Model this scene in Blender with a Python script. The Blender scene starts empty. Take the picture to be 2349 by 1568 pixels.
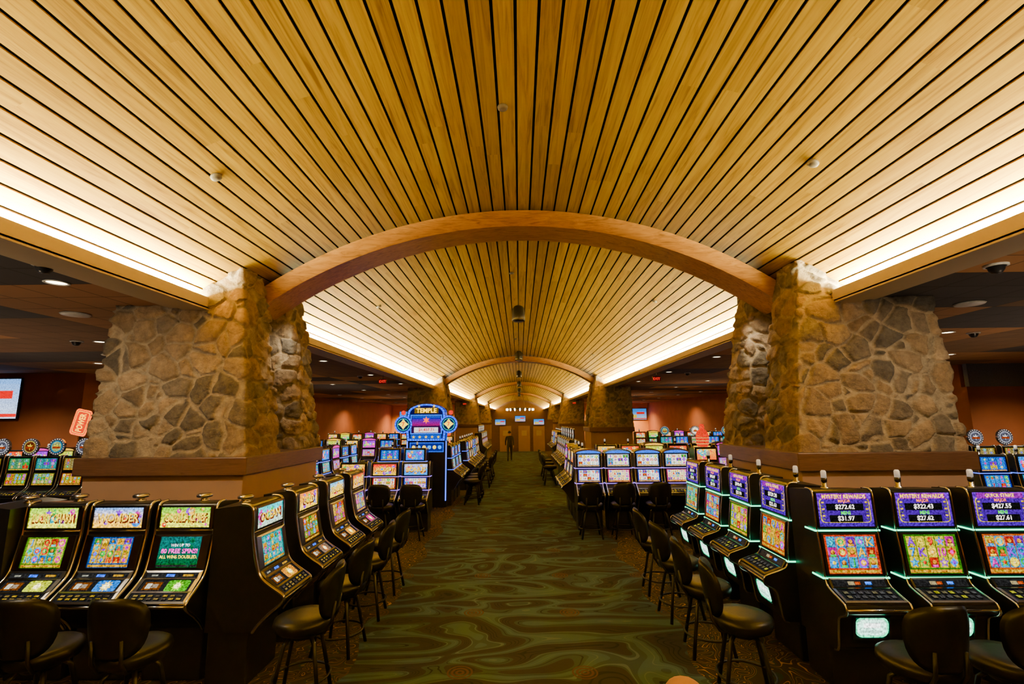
import bpy, bmesh, math, random
from mathutils import Vector, Matrix, noise
random.seed(7)
COL=bpy.context.scene.collection
D2R=math.pi/180

# ------------------------------------------------------------------ materials
def nt(name):
    m=bpy.data.materials.new(name); m.use_nodes=True
    t=m.node_tree; t.nodes.clear()
    o=t.nodes.new('ShaderNodeOutputMaterial')
    return m,t,o
def N(t,typ,**kw):
    n=t.nodes.new(typ)
    for k,v in kw.items(): setattr(n,k,v)
    return n
def L(t,a,b): t.links.new(a,b)
def rgba(c): return (c[0],c[1],c[2],1)
def pmat(name,col,rough=.5,metal=0.0,var=.15,scale=20,bump=0.0,emit=None,es=0,spec=.5,coat=0):
    m,t,o=nt(name)
    p=N(t,'ShaderNodeBsdfPrincipled'); L(t,p.outputs[0],o.inputs[0])
    p.inputs['Roughness'].default_value=rough; p.inputs['Metallic'].default_value=metal
    p.inputs['Specular IOR Level'].default_value=spec
    p.inputs['Coat Weight'].default_value=coat
    tc=N(t,'ShaderNodeTexCoord'); nz=N(t,'ShaderNodeTexNoise'); nz.inputs['Scale'].default_value=scale; nz.inputs['Detail'].default_value=4
    L(t,tc.outputs['Object'],nz.inputs['Vector'])
    r=N(t,'ShaderNodeValToRGB'); L(t,nz.outputs['Fac'],r.inputs[0])
    r.color_ramp.elements[0].position=.3; r.color_ramp.elements[1].position=.7
    r.color_ramp.elements[0].color=rgba([c*(1-var) for c in col]); r.color_ramp.elements[1].color=rgba([min(1,c*(1+var)) for c in col])
    L(t,r.outputs[0],p.inputs['Base Color'])
    if bump:
        b=N(t,'ShaderNodeBump'); b.inputs['Strength'].default_value=bump; b.inputs['Distance'].default_value=.01
        L(t,nz.outputs['Fac'],b.inputs['Height']); L(t,b.outputs[0],p.inputs['Normal'])
    if emit:
        p.inputs['Emission Color'].default_value=rgba(emit); p.inputs['Emission Strength'].default_value=es
    return m
def emat(name,col,s):
    m,t,o=nt(name); e=N(t,'ShaderNodeEmission'); e.inputs[0].default_value=rgba(col); e.inputs[1].default_value=s
    L(t,e.outputs[0],o.inputs[0]); return m

def screen_mat():
    m,t,o=nt('lit_artwork'); a=N(t,'ShaderNodeAttribute'); a.attribute_name='Col'
    hs=N(t,'ShaderNodeHueSaturation'); hs.inputs['Saturation'].default_value=1.5; L(t,a.outputs['Color'],hs.inputs['Color'])
    tc=N(t,'ShaderNodeTexCoord'); nz=N(t,'ShaderNodeTexNoise'); nz.inputs['Scale'].default_value=55; nz.inputs['Detail'].default_value=4; L(t,tc.outputs['Object'],nz.inputs['Vector'])
    mr=N(t,'ShaderNodeMapRange'); mr.inputs['From Min'].default_value=.35; mr.inputs['From Max'].default_value=.68; mr.inputs['To Min'].default_value=.5; mr.inputs['To Max'].default_value=2.7; L(t,nz.outputs['Fac'],mr.inputs[0])
    e=N(t,'ShaderNodeEmission'); L(t,mr.outputs[0],e.inputs[1])
    g=N(t,'ShaderNodeBsdfGlossy'); g.inputs['Roughness'].default_value=.15
    g.inputs[0].default_value=(.012,.012,.012,1)
    ad=N(t,'ShaderNodeAddShader'); L(t,hs.outputs['Color'],e.inputs[0]); L(t,e.outputs[0],ad.inputs[0]); L(t,g.outputs[0],ad.inputs[1]); L(t,ad.outputs[0],o.inputs[0])
    return m
def stone_mat():
    m,t,o=nt('fieldstone'); p=N(t,'ShaderNodeBsdfPrincipled'); L(t,p.outputs[0],o.inputs[0]); p.inputs['Roughness'].default_value=.9
    p.inputs['Specular IOR Level'].default_value=.2
    a=N(t,'ShaderNodeAttribute'); a.attribute_name='Col'
    tc=N(t,'ShaderNodeTexCoord'); nz=N(t,'ShaderNodeTexNoise'); nz.inputs['Scale'].default_value=9; nz.inputs['Detail'].default_value=8; nz.inputs['Roughness'].default_value=.75
    L(t,tc.outputs['Object'],nz.inputs['Vector'])
    r=N(t,'ShaderNodeValToRGB'); r.color_ramp.elements[0].position=.3; r.color_ramp.elements[1].position=.72
    r.color_ramp.elements[0].color=(.50,.48,.46,1); r.color_ramp.elements[1].color=(1.3,1.25,1.14,1); L(t,nz.outputs['Fac'],r.inputs[0])
    mx=N(t,'ShaderNodeMix'); mx.data_type='RGBA'; mx.blend_type='MULTIPLY'; mx.inputs[0].default_value=1
    L(t,a.outputs['Color'],mx.inputs[6]); L(t,r.outputs[0],mx.inputs[7]); L(t,mx.outputs[2],p.inputs['Base Color'])
    n2=N(t,'ShaderNodeTexNoise'); n2.inputs['Scale'].default_value=22; n2.inputs['Detail'].default_value=8; n2.inputs['Roughness'].default_value=.7; L(t,tc.outputs['Object'],n2.inputs['Vector'])
    b=N(t,'ShaderNodeBump'); b.inputs['Strength'].default_value=1.0; b.inputs['Distance'].default_value=.05
    L(t,n2.outputs['Fac'],b.inputs['Height']); L(t,b.outputs[0],p.inputs['Normal'])
    return m
def wood_mat(name,c0,c1,c2,axis_scale,rough=.4,attr=True,bumps=.1,spec=.3):
    m,t,o=nt(name); p=N(t,'ShaderNodeBsdfPrincipled'); L(t,p.outputs[0],o.inputs[0]); p.inputs['Roughness'].default_value=rough
    p.inputs['Specular IOR Level'].default_value=spec
    tc=N(t,'ShaderNodeTexCoord'); mp=N(t,'ShaderNodeMapping'); mp.inputs['Scale'].default_value=axis_scale; L(t,tc.outputs['Object'],mp.inputs[0])
    vec=mp.outputs[0]
    if attr:
        a=N(t,'ShaderNodeAttribute'); a.attribute_name='Col'
        sc=N(t,'ShaderNodeVectorMath',operation='SCALE'); sc.inputs['Scale'].default_value=37; L(t,a.outputs['Vector'],sc.inputs[0])
        ad=N(t,'ShaderNodeVectorMath',operation='ADD'); L(t,vec,ad.inputs[0]); L(t,sc.outputs[0],ad.inputs[1]); vec=ad.outputs[0]
    nz=N(t,'ShaderNodeTexNoise'); nz.inputs['Scale'].default_value=1; nz.inputs['Detail'].default_value=6; nz.inputs['Roughness'].default_value=.65; nz.inputs['Distortion'].default_value=1.6
    L(t,vec,nz.inputs['Vector'])
    r=N(t,'ShaderNodeValToRGB'); cr=r.color_ramp
    cr.elements[0].position=.32; cr.elements[0].color=rgba(c0); cr.elements[1].position=.68; cr.elements[1].color=rgba(c2)
    e=cr.elements.new(.48); e.color=rgba(c1)
    L(t,nz.outputs['Fac'],r.inputs[0]); colo=r.outputs[0]
    if attr:
        sp=N(t,'ShaderNodeSeparateXYZ'); L(t,a.outputs['Vector'],sp.inputs[0])
        mr=N(t,'ShaderNodeMapRange'); mr.inputs['To Min'].default_value=.84; mr.inputs['To Max'].default_value=1.08; L(t,sp.outputs[0],mr.inputs[0])
        mu=N(t,'ShaderNodeVectorMath',operation='SCALE'); L(t,colo,mu.inputs[0]); L(t,mr.outputs[0],mu.inputs['Scale']); colo=mu.outputs[0]
    L(t,colo,p.inputs['Base Color'])
    b=N(t,'ShaderNodeBump'); b.inputs['Strength'].default_value=bumps; b.inputs['Distance'].default_value=.005; L(t,nz.outputs['Fac'],b.inputs['Height']); L(t,b.outputs[0],p.inputs['Normal'])
    return m
def carpet_mat():
    m,t,o=nt('patterned_carpet'); p=N(t,'ShaderNodeBsdfPrincipled'); L(t,p.outputs[0],o.inputs[0]); p.inputs['Roughness'].default_value=.95; p.inputs['Specular IOR Level'].default_value=.1
    tc=N(t,'ShaderNodeTexCoord')
    def contour(scale,mul,seed,stops,dist=1.2,interp='CONSTANT'):
        mp=N(t,'ShaderNodeMapping'); mp.inputs['Scale'].default_value=scale; mp.inputs['Location'].default_value=(seed,seed*2,0); L(t,tc.outputs['Object'],mp.inputs[0])
        nz=N(t,'ShaderNodeTexNoise'); nz.inputs['Scale'].default_value=1; nz.inputs['Detail'].default_value=0; nz.inputs['Distortion'].default_value=dist; L(t,mp.outputs[0],nz.inputs['Vector'])
        mu=N(t,'ShaderNodeMath',operation='MULTIPLY'); mu.inputs[1].default_value=mul; L(t,nz.outputs['Fac'],mu.inputs[0])
        fr=N(t,'ShaderNodeMath',operation='FRACT'); L(t,mu.outputs[0],fr.inputs[0])
        r=N(t,'ShaderNodeValToRGB'); cr=r.color_ramp; cr.interpolation=interp
        cr.elements[0].position=0; cr.elements[0].color=rgba(stops[0][1]); cr.elements[1].position=stops[1][0]; cr.elements[1].color=rgba(stops[1][1])
        for q,c in stops[2:]:
            e=cr.elements.new(q); e.color=rgba(c)
        L(t,fr.outputs[0],r.inputs[0]); return r.outputs[0]
    brown=(.029,.030,.032); green=(.036,.060,.064); teal=(.050,.092,.102); dk=(.014,.016,.018); lt_=(.078,.118,.126)
    aisle=contour((.62,1.5,1),3.4,3.1,[(0,brown),(.07,dk),(.09,brown),(.16,dk),(.18,brown),(.25,dk),(.27,brown),(.35,green),(.375,lt_),(.40,green),(.50,teal),(.62,lt_),(.64,teal),(.74,green),(.80,dk),(.82,green),(.90,brown)],1.4)
    side=contour((2.4,2.4,1),5.0,8.1,[(0,(.03,.024,.016)),(.38,(.42,.22,.035)),(.45,(.03,.024,.016)),(.80,(.20,.12,.035)),(.86,(.022,.04,.032))],2.5)
    mp=N(t,'ShaderNodeMapping'); mp.inputs['Scale'].default_value=(1/1.25,1/1.5,1); L(t,tc.outputs['Object'],mp.inputs[0])
    fr=N(t,'ShaderNodeVectorMath',operation='FRACTION'); L(t,mp.outputs[0],fr.inputs[0])
    sb=N(t,'ShaderNodeVectorMath',operation='SUBTRACT'); sb.inputs[1].default_value=(.5,.5,0); L(t,fr.outputs[0],sb.inputs[0])
    ms=N(t,'ShaderNodeVectorMath',operation='MULTIPLY'); ms.inputs[1].default_value=(1.25,1.5,0); L(t,sb.outputs[0],ms.inputs[0])
    ln=N(t,'ShaderNodeVectorMath',operation='LENGTH'); L(t,ms.outputs[0],ln.inputs[0])
    lt=N(t,'ShaderNodeMath',operation='LESS_THAN'); lt.inputs[1].default_value=.13; L(t,ln.outputs['Value'],lt.inputs[0])
    m2=N(t,'ShaderNodeMath',operation='MULTIPLY'); m2.inputs[1].default_value=22; L(t,ln.outputs['Value'],m2.inputs[0])
    f2=N(t,'ShaderNodeMath',operation='FRACT'); L(t,m2.outputs[0],f2.inputs[0])
    g2=N(t,'ShaderNodeMath',operation='GREATER_THAN'); g2.inputs[1].default_value=.45; L(t,f2.outputs[0],g2.inputs[0])
    mm=N(t,'ShaderNodeMath',operation='MULTIPLY'); L(t,lt.outputs[0],mm.inputs[0]); L(t,g2.outputs[0],mm.inputs[1])
    mx=N(t,'ShaderNodeMix'); mx.data_type='RGBA'; L(t,mm.outputs[0],mx.inputs[0]); L(t,aisle,mx.inputs[6]); mx.inputs[7].default_value=(.080,.045,.034,1)
    sp=N(t,'ShaderNodeSeparateXYZ'); L(t,tc.outputs['Object'],sp.inputs[0])
    ab=N(t,'ShaderNodeMath',operation='ABSOLUTE'); L(t,sp.outputs[0],ab.inputs[0])
    wv=N(t,'ShaderNodeMath',operation='SINE'); wy=N(t,'ShaderNodeMath',operation='MULTIPLY'); wy.inputs[1].default_value=3.2; L(t,sp.outputs[1],wy.inputs[0]); L(t,wy.outputs[0],wv.inputs[0])
    ws=N(t,'ShaderNodeMath',operation='MULTIPLY_ADD'); ws.inputs[1].default_value=.10; ws.inputs[2].default_value=1.85; L(t,wv.outputs[0],ws.inputs[0])
    gt=N(t,'ShaderNodeMath',operation='GREATER_THAN'); L(t,ab.outputs[0],gt.inputs[0]); L(t,ws.outputs[0],gt.inputs[1])
    m3=N(t,'ShaderNodeMix'); m3.data_type='RGBA'; L(t,gt.outputs[0],m3.inputs[0]); L(t,mx.outputs[2],m3.inputs[6]); L(t,side,m3.inputs[7])
    L(t,m3.outputs[2],p.inputs['Base Color'])
    nb=N(t,'ShaderNodeTexNoise'); nb.inputs['Scale'].default_value=160; L(t,tc.outputs['Object'],nb.inputs['Vector'])
    b=N(t,'ShaderNodeBump'); b.inputs['Strength'].default_value=.3; b.inputs['Distance'].default_value=.01; L(t,nb.outputs['Fac'],b.inputs['Height']); L(t,b.outputs[0],p.inputs['Normal'])
    return m
def tile_mat():
    m,t,o=nt('acoustic_tile_ceiling'); p=N(t,'ShaderNodeBsdfPrincipled'); L(t,p.outputs[0],o.inputs[0]); p.inputs['Roughness'].default_value=.9
    tc=N(t,'ShaderNodeTexCoord')
    mp=N(t,'ShaderNodeMapping'); mp.inputs['Scale'].default_value=(1/2.44,1/1.83,0); L(t,tc.outputs['Object'],mp.inputs[0])
    fl=N(t,'ShaderNodeVectorMath',operation='FLOOR'); L(t,mp.outputs[0],fl.inputs[0])
    wn=N(t,'ShaderNodeTexWhiteNoise'); wn.noise_dimensions='2D'; L(t,fl.outputs[0],wn.inputs['Vector'])
    r=N(t,'ShaderNodeValToRGB'); cr=r.color_ramp; cr.interpolation='CONSTANT'; cr.elements[0].color=(.36,.17,.065,1); cr.elements[1].position=.36; cr.elements[1].color=(.17,.09,.045,1)
    e=cr.elements.new(.62); e.color=(.05,.045,.05,1); e=cr.elements.new(.85); e.color=(.50,.24,.085,1)
    L(t,wn.outputs['Value'],r.inputs[0])
    br=N(t,'ShaderNodeTexBrick'); br.offset=0; br.inputs['Scale'].default_value=1; br.inputs['Brick Width'].default_value=.61; br.inputs['Row Height'].default_value=.61; br.inputs['Mortar Size'].default_value=.012
    br.inputs['Color1'].default_value=(1,1,1,1); br.inputs['Color2'].default_value=(.85,.85,.85,1); br.inputs['Mortar'].default_value=(.35,.35,.35,1)
    L(t,tc.outputs['Object'],br.inputs['Vector'])
    mx=N(t,'ShaderNodeMix'); mx.data_type='RGBA'; mx.blend_type='MULTIPLY'; mx.inputs[0].default_value=1; L(t,r.outputs[0],mx.inputs[6]); L(t,br.outputs[0],mx.inputs[7]); L(t,mx.outputs[2],p.inputs['Base Color'])
    return m

M={}
M['screen']=screen_mat()
M['stone']=stone_mat()
M['plank']=wood_mat('ceiling_plank',(.23,.110,.001),(.42,.228,.002),(.54,.32,.006),(13,.55,13))
M['arch']=wood_mat('arch_oak',(.25,.105,.012),(.42,.19,.025),(.52,.26,.05),(2.5,14,14),attr=False)
M['cap']=wood_mat('walnut_cap',(.07,.036,.02),(.10,.052,.028),(.13,.07,.038),(3,3,40),attr=False)
M['carpet']=carpet_mat(); M['tile']=tile_mat()
M['gap']=pmat('black_backing',(.006,.004,.002),.9)
M['ledge']=pmat('cream_painted_ledge',(.46,.35,.20),.6,var=.04,scale=3)
M['ped']=pmat('tan_painted_pedestal',(.34,.21,.14),.6,var=.06,scale=2)
M['wall']=pmat('terracotta_wall',(.34,.10,.03),.7,var=.1,scale=1.5)
M['wall_or']=pmat('orange_wall',(.72,.25,.03),.7,var=.12,scale=1.2)
M['navy']=pmat('slate_soffit',(.13,.15,.22),.7)
M['black']=pmat('black_cabinet',(.008,.008,.009),.28,var=.2,spec=.35)
M['blackp']=pmat('black_plastic',(.012,.012,.014),.3,var=.2,spec=.35)
M['chrome']=pmat('chrome_trim',(.85,.84,.82),.18,1.0,var=.08,scale=8)
M['dkchrome']=pmat('dark_chrome',(.26,.25,.24),.22,1.0,var=.1)
M['vinyl']=pmat('black_vinyl',(.006,.006,.006),.36,var=.3,scale=40,bump=.1,spec=.22)
M['legm']=pmat('black_leg_metal',(.010,.010,.010),.4,.0,spec=.3)
M['green']=emat('green_edge_light',(.02,1.0,.42),5)
M['blue']=emat('blue_edge_light',(.04,.10,1.0),4)
M['violet']=emat('violet_edge_light',(.30,.12,1.0),3)
M['white']=emat('white_lamp',(1,.88,.65),7)
M['lens']=emat('downlight_lens',(1,.82,.5),16)
M['plate']=pmat('white_metal',(.6,.6,.58),.4)
M['grey']=pmat('grey_plastic',(.16,.13,.09),.5)
M['frost']=pmat('frosted_lens',(.75,.75,.72),.3,emit=(1,.95,.85),es=.3)
M['skin']=pmat('skin',(.62,.34,.24),.5,var=.06,scale=15)
M['shirt']=pmat('dark_shirt',(.02,.02,.022),.8)
M['trouser']=pmat('dark_trousers',(.015,.015,.02),.85)
M['hair']=pmat('dark_hair',(.02,.013,.01),.7)

# ------------------------------------------------------------------ mesh builder
class MB:
    def __init__(s): s.v=[];s.f=[];s.m=[];s.c=[];s.s=[]
    def add(s,vs,fs,mat=0,col=(1,1,1),smooth=False):
        o=len(s.v); s.v+=[tuple(v) for v in vs]
        for f in fs:
            s.f.append([i+o for i in f]); s.m.append(mat); s.c.append(col); s.s.append(smooth)
    def box(s,x0,x1,y0,y1,z0,z1,mat=0,col=(1,1,1)):
        s.add([(x0,y0,z0),(x1,y0,z0),(x1,y1,z0),(x0,y1,z0),(x0,y0,z1),(x1,y0,z1),(x1,y1,z1),(x0,y1,z1)],
              [(0,3,2,1),(4,5,6,7),(0,1,5,4),(1,2,6,5),(2,3,7,6),(3,0,4,7)],mat,col)
    def rbox(s,x0,x1,y0,y1,z0,z1,r=.01,mat=0,seg=2,col=(1,1,1)):
        bm=bmesh.new(); bmesh.ops.create_cube(bm,size=1)
        for v in bm.verts: v.co=Vector(((x0+x1)/2+v.co.x*(x1-x0),(y0+y1)/2+v.co.y*(y1-y0),(z0+z1)/2+v.co.z*(z1-z0)))
        bmesh.ops.bevel(bm,geom=bm.edges[:],offset=r,segments=seg,affect='EDGES',profile=.5)
        bm.verts.index_update()
        s.add([v.co[:] for v in bm.verts],[[v.index for v in f.verts] for f in bm.faces],mat,col); bm.free()
    def prism(s,pts,x0,x1,mat=0,col=(1,1,1),smooth=False):
        n=len(pts); vs=[(x0,p[0],p[1]) for p in pts]+[(x1,p[0],p[1]) for p in pts]
        s.add(vs,[list(range(n)),list(range(2*n-1,n-1,-1))],mat,col)
        o=len(s.v)-2*n
        for i in range(n):
            j=(i+1)%n; s.f.append([o+i,o+n+i,o+n+j,o+j]); s.m.append(mat); s.c.append(col); s.s.append(smooth)
    def lathe(s,prof,c=(0,0,0),mat=0,n=20,axis='z',smooth=True,col=(1,1,1)):
        vs=[];fs=[]
        for r,h in prof:
            for k in range(n):
                a=2*math.pi*k/n; x,y=r*math.cos(a),r*math.sin(a)
                if axis=='z': vs.append((c[0]+x,c[1]+y,c[2]+h))
                elif axis=='y': vs.append((c[0]+x,c[1]+h,c[2]+y))
                else: vs.append((c[0]+h,c[1]+x,c[2]+y))
        for i in range(len(prof)-1):
            for k in range(n):
                k2=(k+1)%n; fs.append((i*n+k,i*n+k2,(i+1)*n+k2,(i+1)*n+k))
        s.add(vs,fs,mat,col,smooth)
        o=len(s.v)-len(vs)
        for base in (0,(len(prof)-1)*n):
            s.f.append([o+base+k for k in range(n)]); s.m.append(mat); s.c.append(col); s.s.append(False)
    def tube(s,path,r,mat=0,n=8,closed=False,col=(1,1,1)):
        P=[Vector(p) for p in path]; m=len(P); vs=[];fs=[]
        up=Vector((0,0,1)); prev=None
        for i,p in enumerate(P):
            if closed: d=(P[(i+1)%m]-P[i-1])
            else: d=P[min(i+1,m-1)]-P[max(i-1,0)]
            d.normalize()
            if prev is None:
                a=up if abs(d.z)<.9 else Vector((1,0,0)); u=d.cross(a).normalized()
            else: u=(prev-d*prev.dot(d)).normalized()
            prev=u; w=d.cross(u)
            for k in range(n):
                a=2*math.pi*k/n; vs.append(p+u*math.cos(a)*r+w*math.sin(a)*r)
        for i in range(m if closed else m-1):
            j=(i+1)%m
            for k in range(n):
                k2=(k+1)%n; fs.append((i*n+k,i*n+k2,j*n+k2,j*n+k))
        if not closed: fs+= [list(range(n)),[(m-1)*n+k for k in range(n)]]
        s.add(vs,fs,mat,col,True)
    def mesh(s,name,mats,recalc=True):
        me=bpy.data.meshes.new(name); me.from_pydata(s.v,[],s.f)
        for m in mats: me.materials.append(M[m])
        me.polygons.foreach_set('material_index',s.m); me.polygons.foreach_set('use_smooth',s.s)
        ca=me.color_attributes.new('Col','FLOAT_COLOR','CORNER'); buf=[]
        for p,c in zip(me.polygons,s.c): buf+= [c[0],c[1],c[2],1.0]*p.loop_total
        ca.data.foreach_set('color',buf)
        if recalc:
            bm=bmesh.new(); bm.from_mesh(me); bmesh.ops.recalc_face_normals(bm,faces=bm.faces[:]); bm.to_mesh(me); bm.free()
        me.update(); return me

def catmull(P,k=4):
    out=[]
    for i in range(len(P)-1):
        p0=P[max(i-1,0)];p1=P[i];p2=P[i+1];p3=P[min(i+2,len(P)-1)]
        for j in range(k):
            t=j/k
            out.append(tuple(.5*((2*p1[a])+(-p0[a]+p2[a])*t+(2*p0[a]-5*p1[a]+4*p2[a]-p3[a])*t*t+(-p0[a]+3*p1[a]-3*p2[a]+p3[a])*t**3) for a in range(2)))
    out.append(tuple(P[-1])); return out

_tc={}
def text_geo(s,bold=.03):
    if s in _tc: return _tc[s]
    cu=bpy.data.curves.new('t','FONT'); cu.body=s; cu.align_x='CENTER'; cu.align_y='CENTER'; cu.offset=bold; cu.resolution_u=2
    ob=bpy.data.objects.new('t',cu); COL.objects.link(ob)
    dg=bpy.context.evaluated_depsgraph_get(); dg.update()
    me=bpy.data.meshes.new_from_object(ob.evaluated_get(dg))
    vs=[(v.co.x,v.co.y) for v in me.vertices]; fs=[list(p.vertices) for p in me.polygons]
    bpy.data.objects.remove(ob); bpy.data.curves.remove(cu); bpy.data.meshes.remove(me)
    if vs:
        x0=min(v[0] for v in vs);x1=max(v[0] for v in vs);y0=min(v[1] for v in vs);y1=max(v[1] for v in vs)
        vs=[((v[0]-(x0+x1)/2)/(y1-y0),(v[1]-(y0+y1)/2)/(y1-y0)) for v in vs]; wd=(x1-x0)/(y1-y0)
    else: wd=1
    _tc[s]=(vs,fs,wd); return _tc[s]

class CV:
    def __init__(s,mb,origin,up=(0,0,1),right=(1,0,0)):
        s.mb=mb; s.o=Vector(origin); s.r=Vector(right).normalized(); s.u=Vector(up).normalized(); s.n=s.r.cross(s.u)
    def P(s,x,y,l): return s.o+s.r*x+s.u*y+s.n*(.0012*l)
    def poly(s,pts,col,l=1): s.mb.add([s.P(x,y,l) for x,y in pts],[list(range(len(pts)))],0,col)
    def rect(s,cx,cy,w,h,col,l=1): s.poly([(cx-w/2,cy-h/2),(cx+w/2,cy-h/2),(cx+w/2,cy+h/2),(cx-w/2,cy+h/2)],col,l)
    def rrect(s,cx,cy,w,h,r,col,l=1):
        pts=[]
        for sx,sy,a0 in ((1,1,0),(-1,1,90),(-1,-1,180),(1,-1,270)):
            for k in range(5):
                a=(a0+k*22.5)*D2R; pts.append((cx+sx*(w/2-r)+r*math.cos(a)*1.0,cy+sy*(h/2-r)+r*math.sin(a)))
        s.poly(pts,col,l)
    def grad(s,cx,cy,w,h,c0,c1,l=1,n=8):
        for i in range(n):
            t=i/(n-1); c=[a*(1-t)+b*t for a,b in zip(c0,c1)]
            s.rect(cx,cy-h/2+h*(i+.5)/n,w,h/n,c,l)
    def disc(s,cx,cy,r,col,l=1,n=14,e=1): s.poly([(cx+r*math.cos(2*math.pi*k/n),cy+e*r*math.sin(2*math.pi*k/n)) for k in range(n)],col,l)
    def star(s,cx,cy,r,col,l=1,n=5,q=.45):
        s.poly([(cx+(r if k%2==0 else r*q)*math.sin(math.pi*k/n),cy+(r if k%2==0 else r*q)*math.cos(math.pi*k/n)) for k in range(2*n)],col,l)
    def text(s,t,cx,cy,h,col,l=1,maxw=None):
        vs,fs,wd=text_geo(t); sx=h
        if maxw and wd*h>maxw: sx=maxw/wd
        s.mb.add([s.P(cx+x*sx,cy+y*h,l) for x,y in vs],fs,0,col)

def mkobj(name,me,parent=None,loc=(0,0,0),rot=0):
    ob=bpy.data.objects.new(name,me); COL.objects.link(ob)
    if parent: ob.parent=parent
    ob.location=loc
    if rot: ob.rotation_euler=(0,0,rot)
    return ob
def meta(ob,label,cat,group=None,kind=None):
    ob['label']=label; ob['category']=cat
    if group: ob['group']=group
    if kind: ob['kind']=kind
def thing(name,parts,loc,rot,label,cat,group=None):
    e=mkobj(name,None,None,loc,rot); e.empty_display_size=.2
    meta(e,label,cat,group)
    for p in parts:
        o=mkobj(p[0],p[1],e)
        if len(p)>2 and p[2]: o['label']=p[2]
    return e
def struct(name,mb,mats,label='',cat='structure',recalc=True):
    o=mkobj(name,mb.mesh(name,mats,recalc)); o['kind']='structure'; o['label']=label; o['category']=cat; return o

# ------------------------------------------------------------------ shell
YE=90; YB=-10
mb=MB(); mb.box(-24,24,YB,YE,-.2,0); struct('floor',mb,['carpet'],'dark teal and brown carpet with swirling wave pattern','floor')
CZ=-1.46; VR=7.39
mb=MB(); nb=26; mod=.0325*22/26; th=.022
for i in range(-nb,nb):
    a0=(i+.5-.43)*mod; a1=(i+.5+.43)*mod
    y=YB-random.random()*3.6
    while y<YE:
        y2=min(YE,y+random.choice([2.4,3.6,3.6,4.8])); yy=max(y,YB)
        if y2>YB:
            c=(random.random(),random.random(),random.random())
            def q(a,r): return (r*math.sin(a),CZ+r*math.cos(a))
            A=q(a0,VR);B=q(a1,VR);Cc=q(a1,VR+th);Dd=q(a0,VR+th)
            vs=[(p[0],yv,p[1]) for yv in (yy,y2) for p in (A,B,Cc,Dd)]
            mb.add(vs,[(0,4,5,1),(1,5,6,2),(3,7,4,0)],0,c)
        y=y2
n=2*nb
vs=[];fs=[]
for k in range(n+1):
    a=(-nb+k)*mod
    for yv in (YB,YE): vs.append(((VR+.07)*math.sin(a),yv,CZ+(VR+.07)*math.cos(a)))
for k in range(n): fs.append((2*k,2*k+1,2*k+3,2*k+2))
mb.add(vs,fs,1)
struct('ceiling',mb,['plank','gap'],'golden wood plank barrel vaulted ceiling with black gaps','ceiling',False)
for s in (-1,1):
    mb=MB(); mb.box(min(s*4.72,s*24),max(s*4.72,s*24),YB,YE,4.14,4.25)
    struct('ceiling',mb,['tile'],'dark brown acoustic tile flat ceiling','ceiling')
ti=1
rows=[6.3,24.65,43.0,61.35]
segs=[(YB,6.62)]+[(r+2.3,(rows[i+1]+.32) if i+1<len(rows) else YE) for i,r in enumerate(rows)]
for s in (-1,1):
    for (a,b) in segs:
        mb=MB(); x0,x1=sorted((s*4.40,s*4.46)); mb.box(x0,x1,a,b,4.08,4.24)
        x0,x1=sorted((s*4.40,s*4.74)); mb.box(x0,x1,a,b,4.06,4.10)
        x0,x1=sorted((s*4.74,s*4.95)); mb.box(x0,x1,a,b,4.09,4.13)
        struct('trim_%d'%ti,mb,['ledge'],'cream painted light cove ledge along the vault','trim'); ti+=1
def wall(name,x0,x1,y0,y1,z0,z1,mat,label='terracotta painted wall'):
    mb=MB(); mb.box(x0,x1,y0,y1,z0,z1); return struct(name,mb,[mat],label,'wall')
wall('wall_left',-14.7,-14.5,16,55,0,4.14,'wall'); wall('wall_left',-24,-14.5,15.8,16,0,4.14,'wall')
wall('wall_right',14.5,14.7,16,55,0,4.14,'wall'); wall('wall_right',14.5,24,15.8,16,0,3.4,'wall')
wall('wall_right',14.5,24,15.7,15.85,3.4,4.14,'navy','slate blue painted upper wall')
wall('wall_left',-24.2,-24,YB,16,0,4.14,'wall'); wall('wall_right',24,24.2,YB,16,0,4.14,'wall')
wall('wall_back',-14.5,-6.2,55,55.2,0,4.14,'wall_or','warm orange painted wall'); wall('wall_back',6.2,14.5,55,55.2,0,4.14,'wall_or','warm orange painted wall')
wall('wall_left',-6.4,-6.2,55,YE,0,4.14,'wall','terracotta painted wall'); wall('wall_right',6.2,6.4,55,YE,0,4.14,'wall','terracotta painted wall')
wall('wall_back',-6.2,6.2,YE,YE+.2,0,6,'cap','dark brown wall')
wall('wall_front',-24,24,YB-.2,YB,0,6,'wall')
mb=MB(); mb.box(-2.2,2.6,38,38.2,0,2.35,0); mb.box(-2.25,2.65,37.95,38.25,2.35,2.42,0)
struct('wall_back',mb,['cap'],'low brown partition wall across the aisle end','wall')
for k,(x,w) in enumerate(((-1.1,.9),(.35,.9),(1.5,.9))):
    mb=MB(); mb.rbox(x-w/2,x+w/2,37.93,37.99,0.0,1.95,.01,0); mb.box(x-w/2+.25,x+w/2-.25,37.92,37.94,1.2,1.6,1)
    struct('door_%d'%(k+1),mb,['ped','ledge'],'tan wooden door with small pale panel','door')

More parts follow.
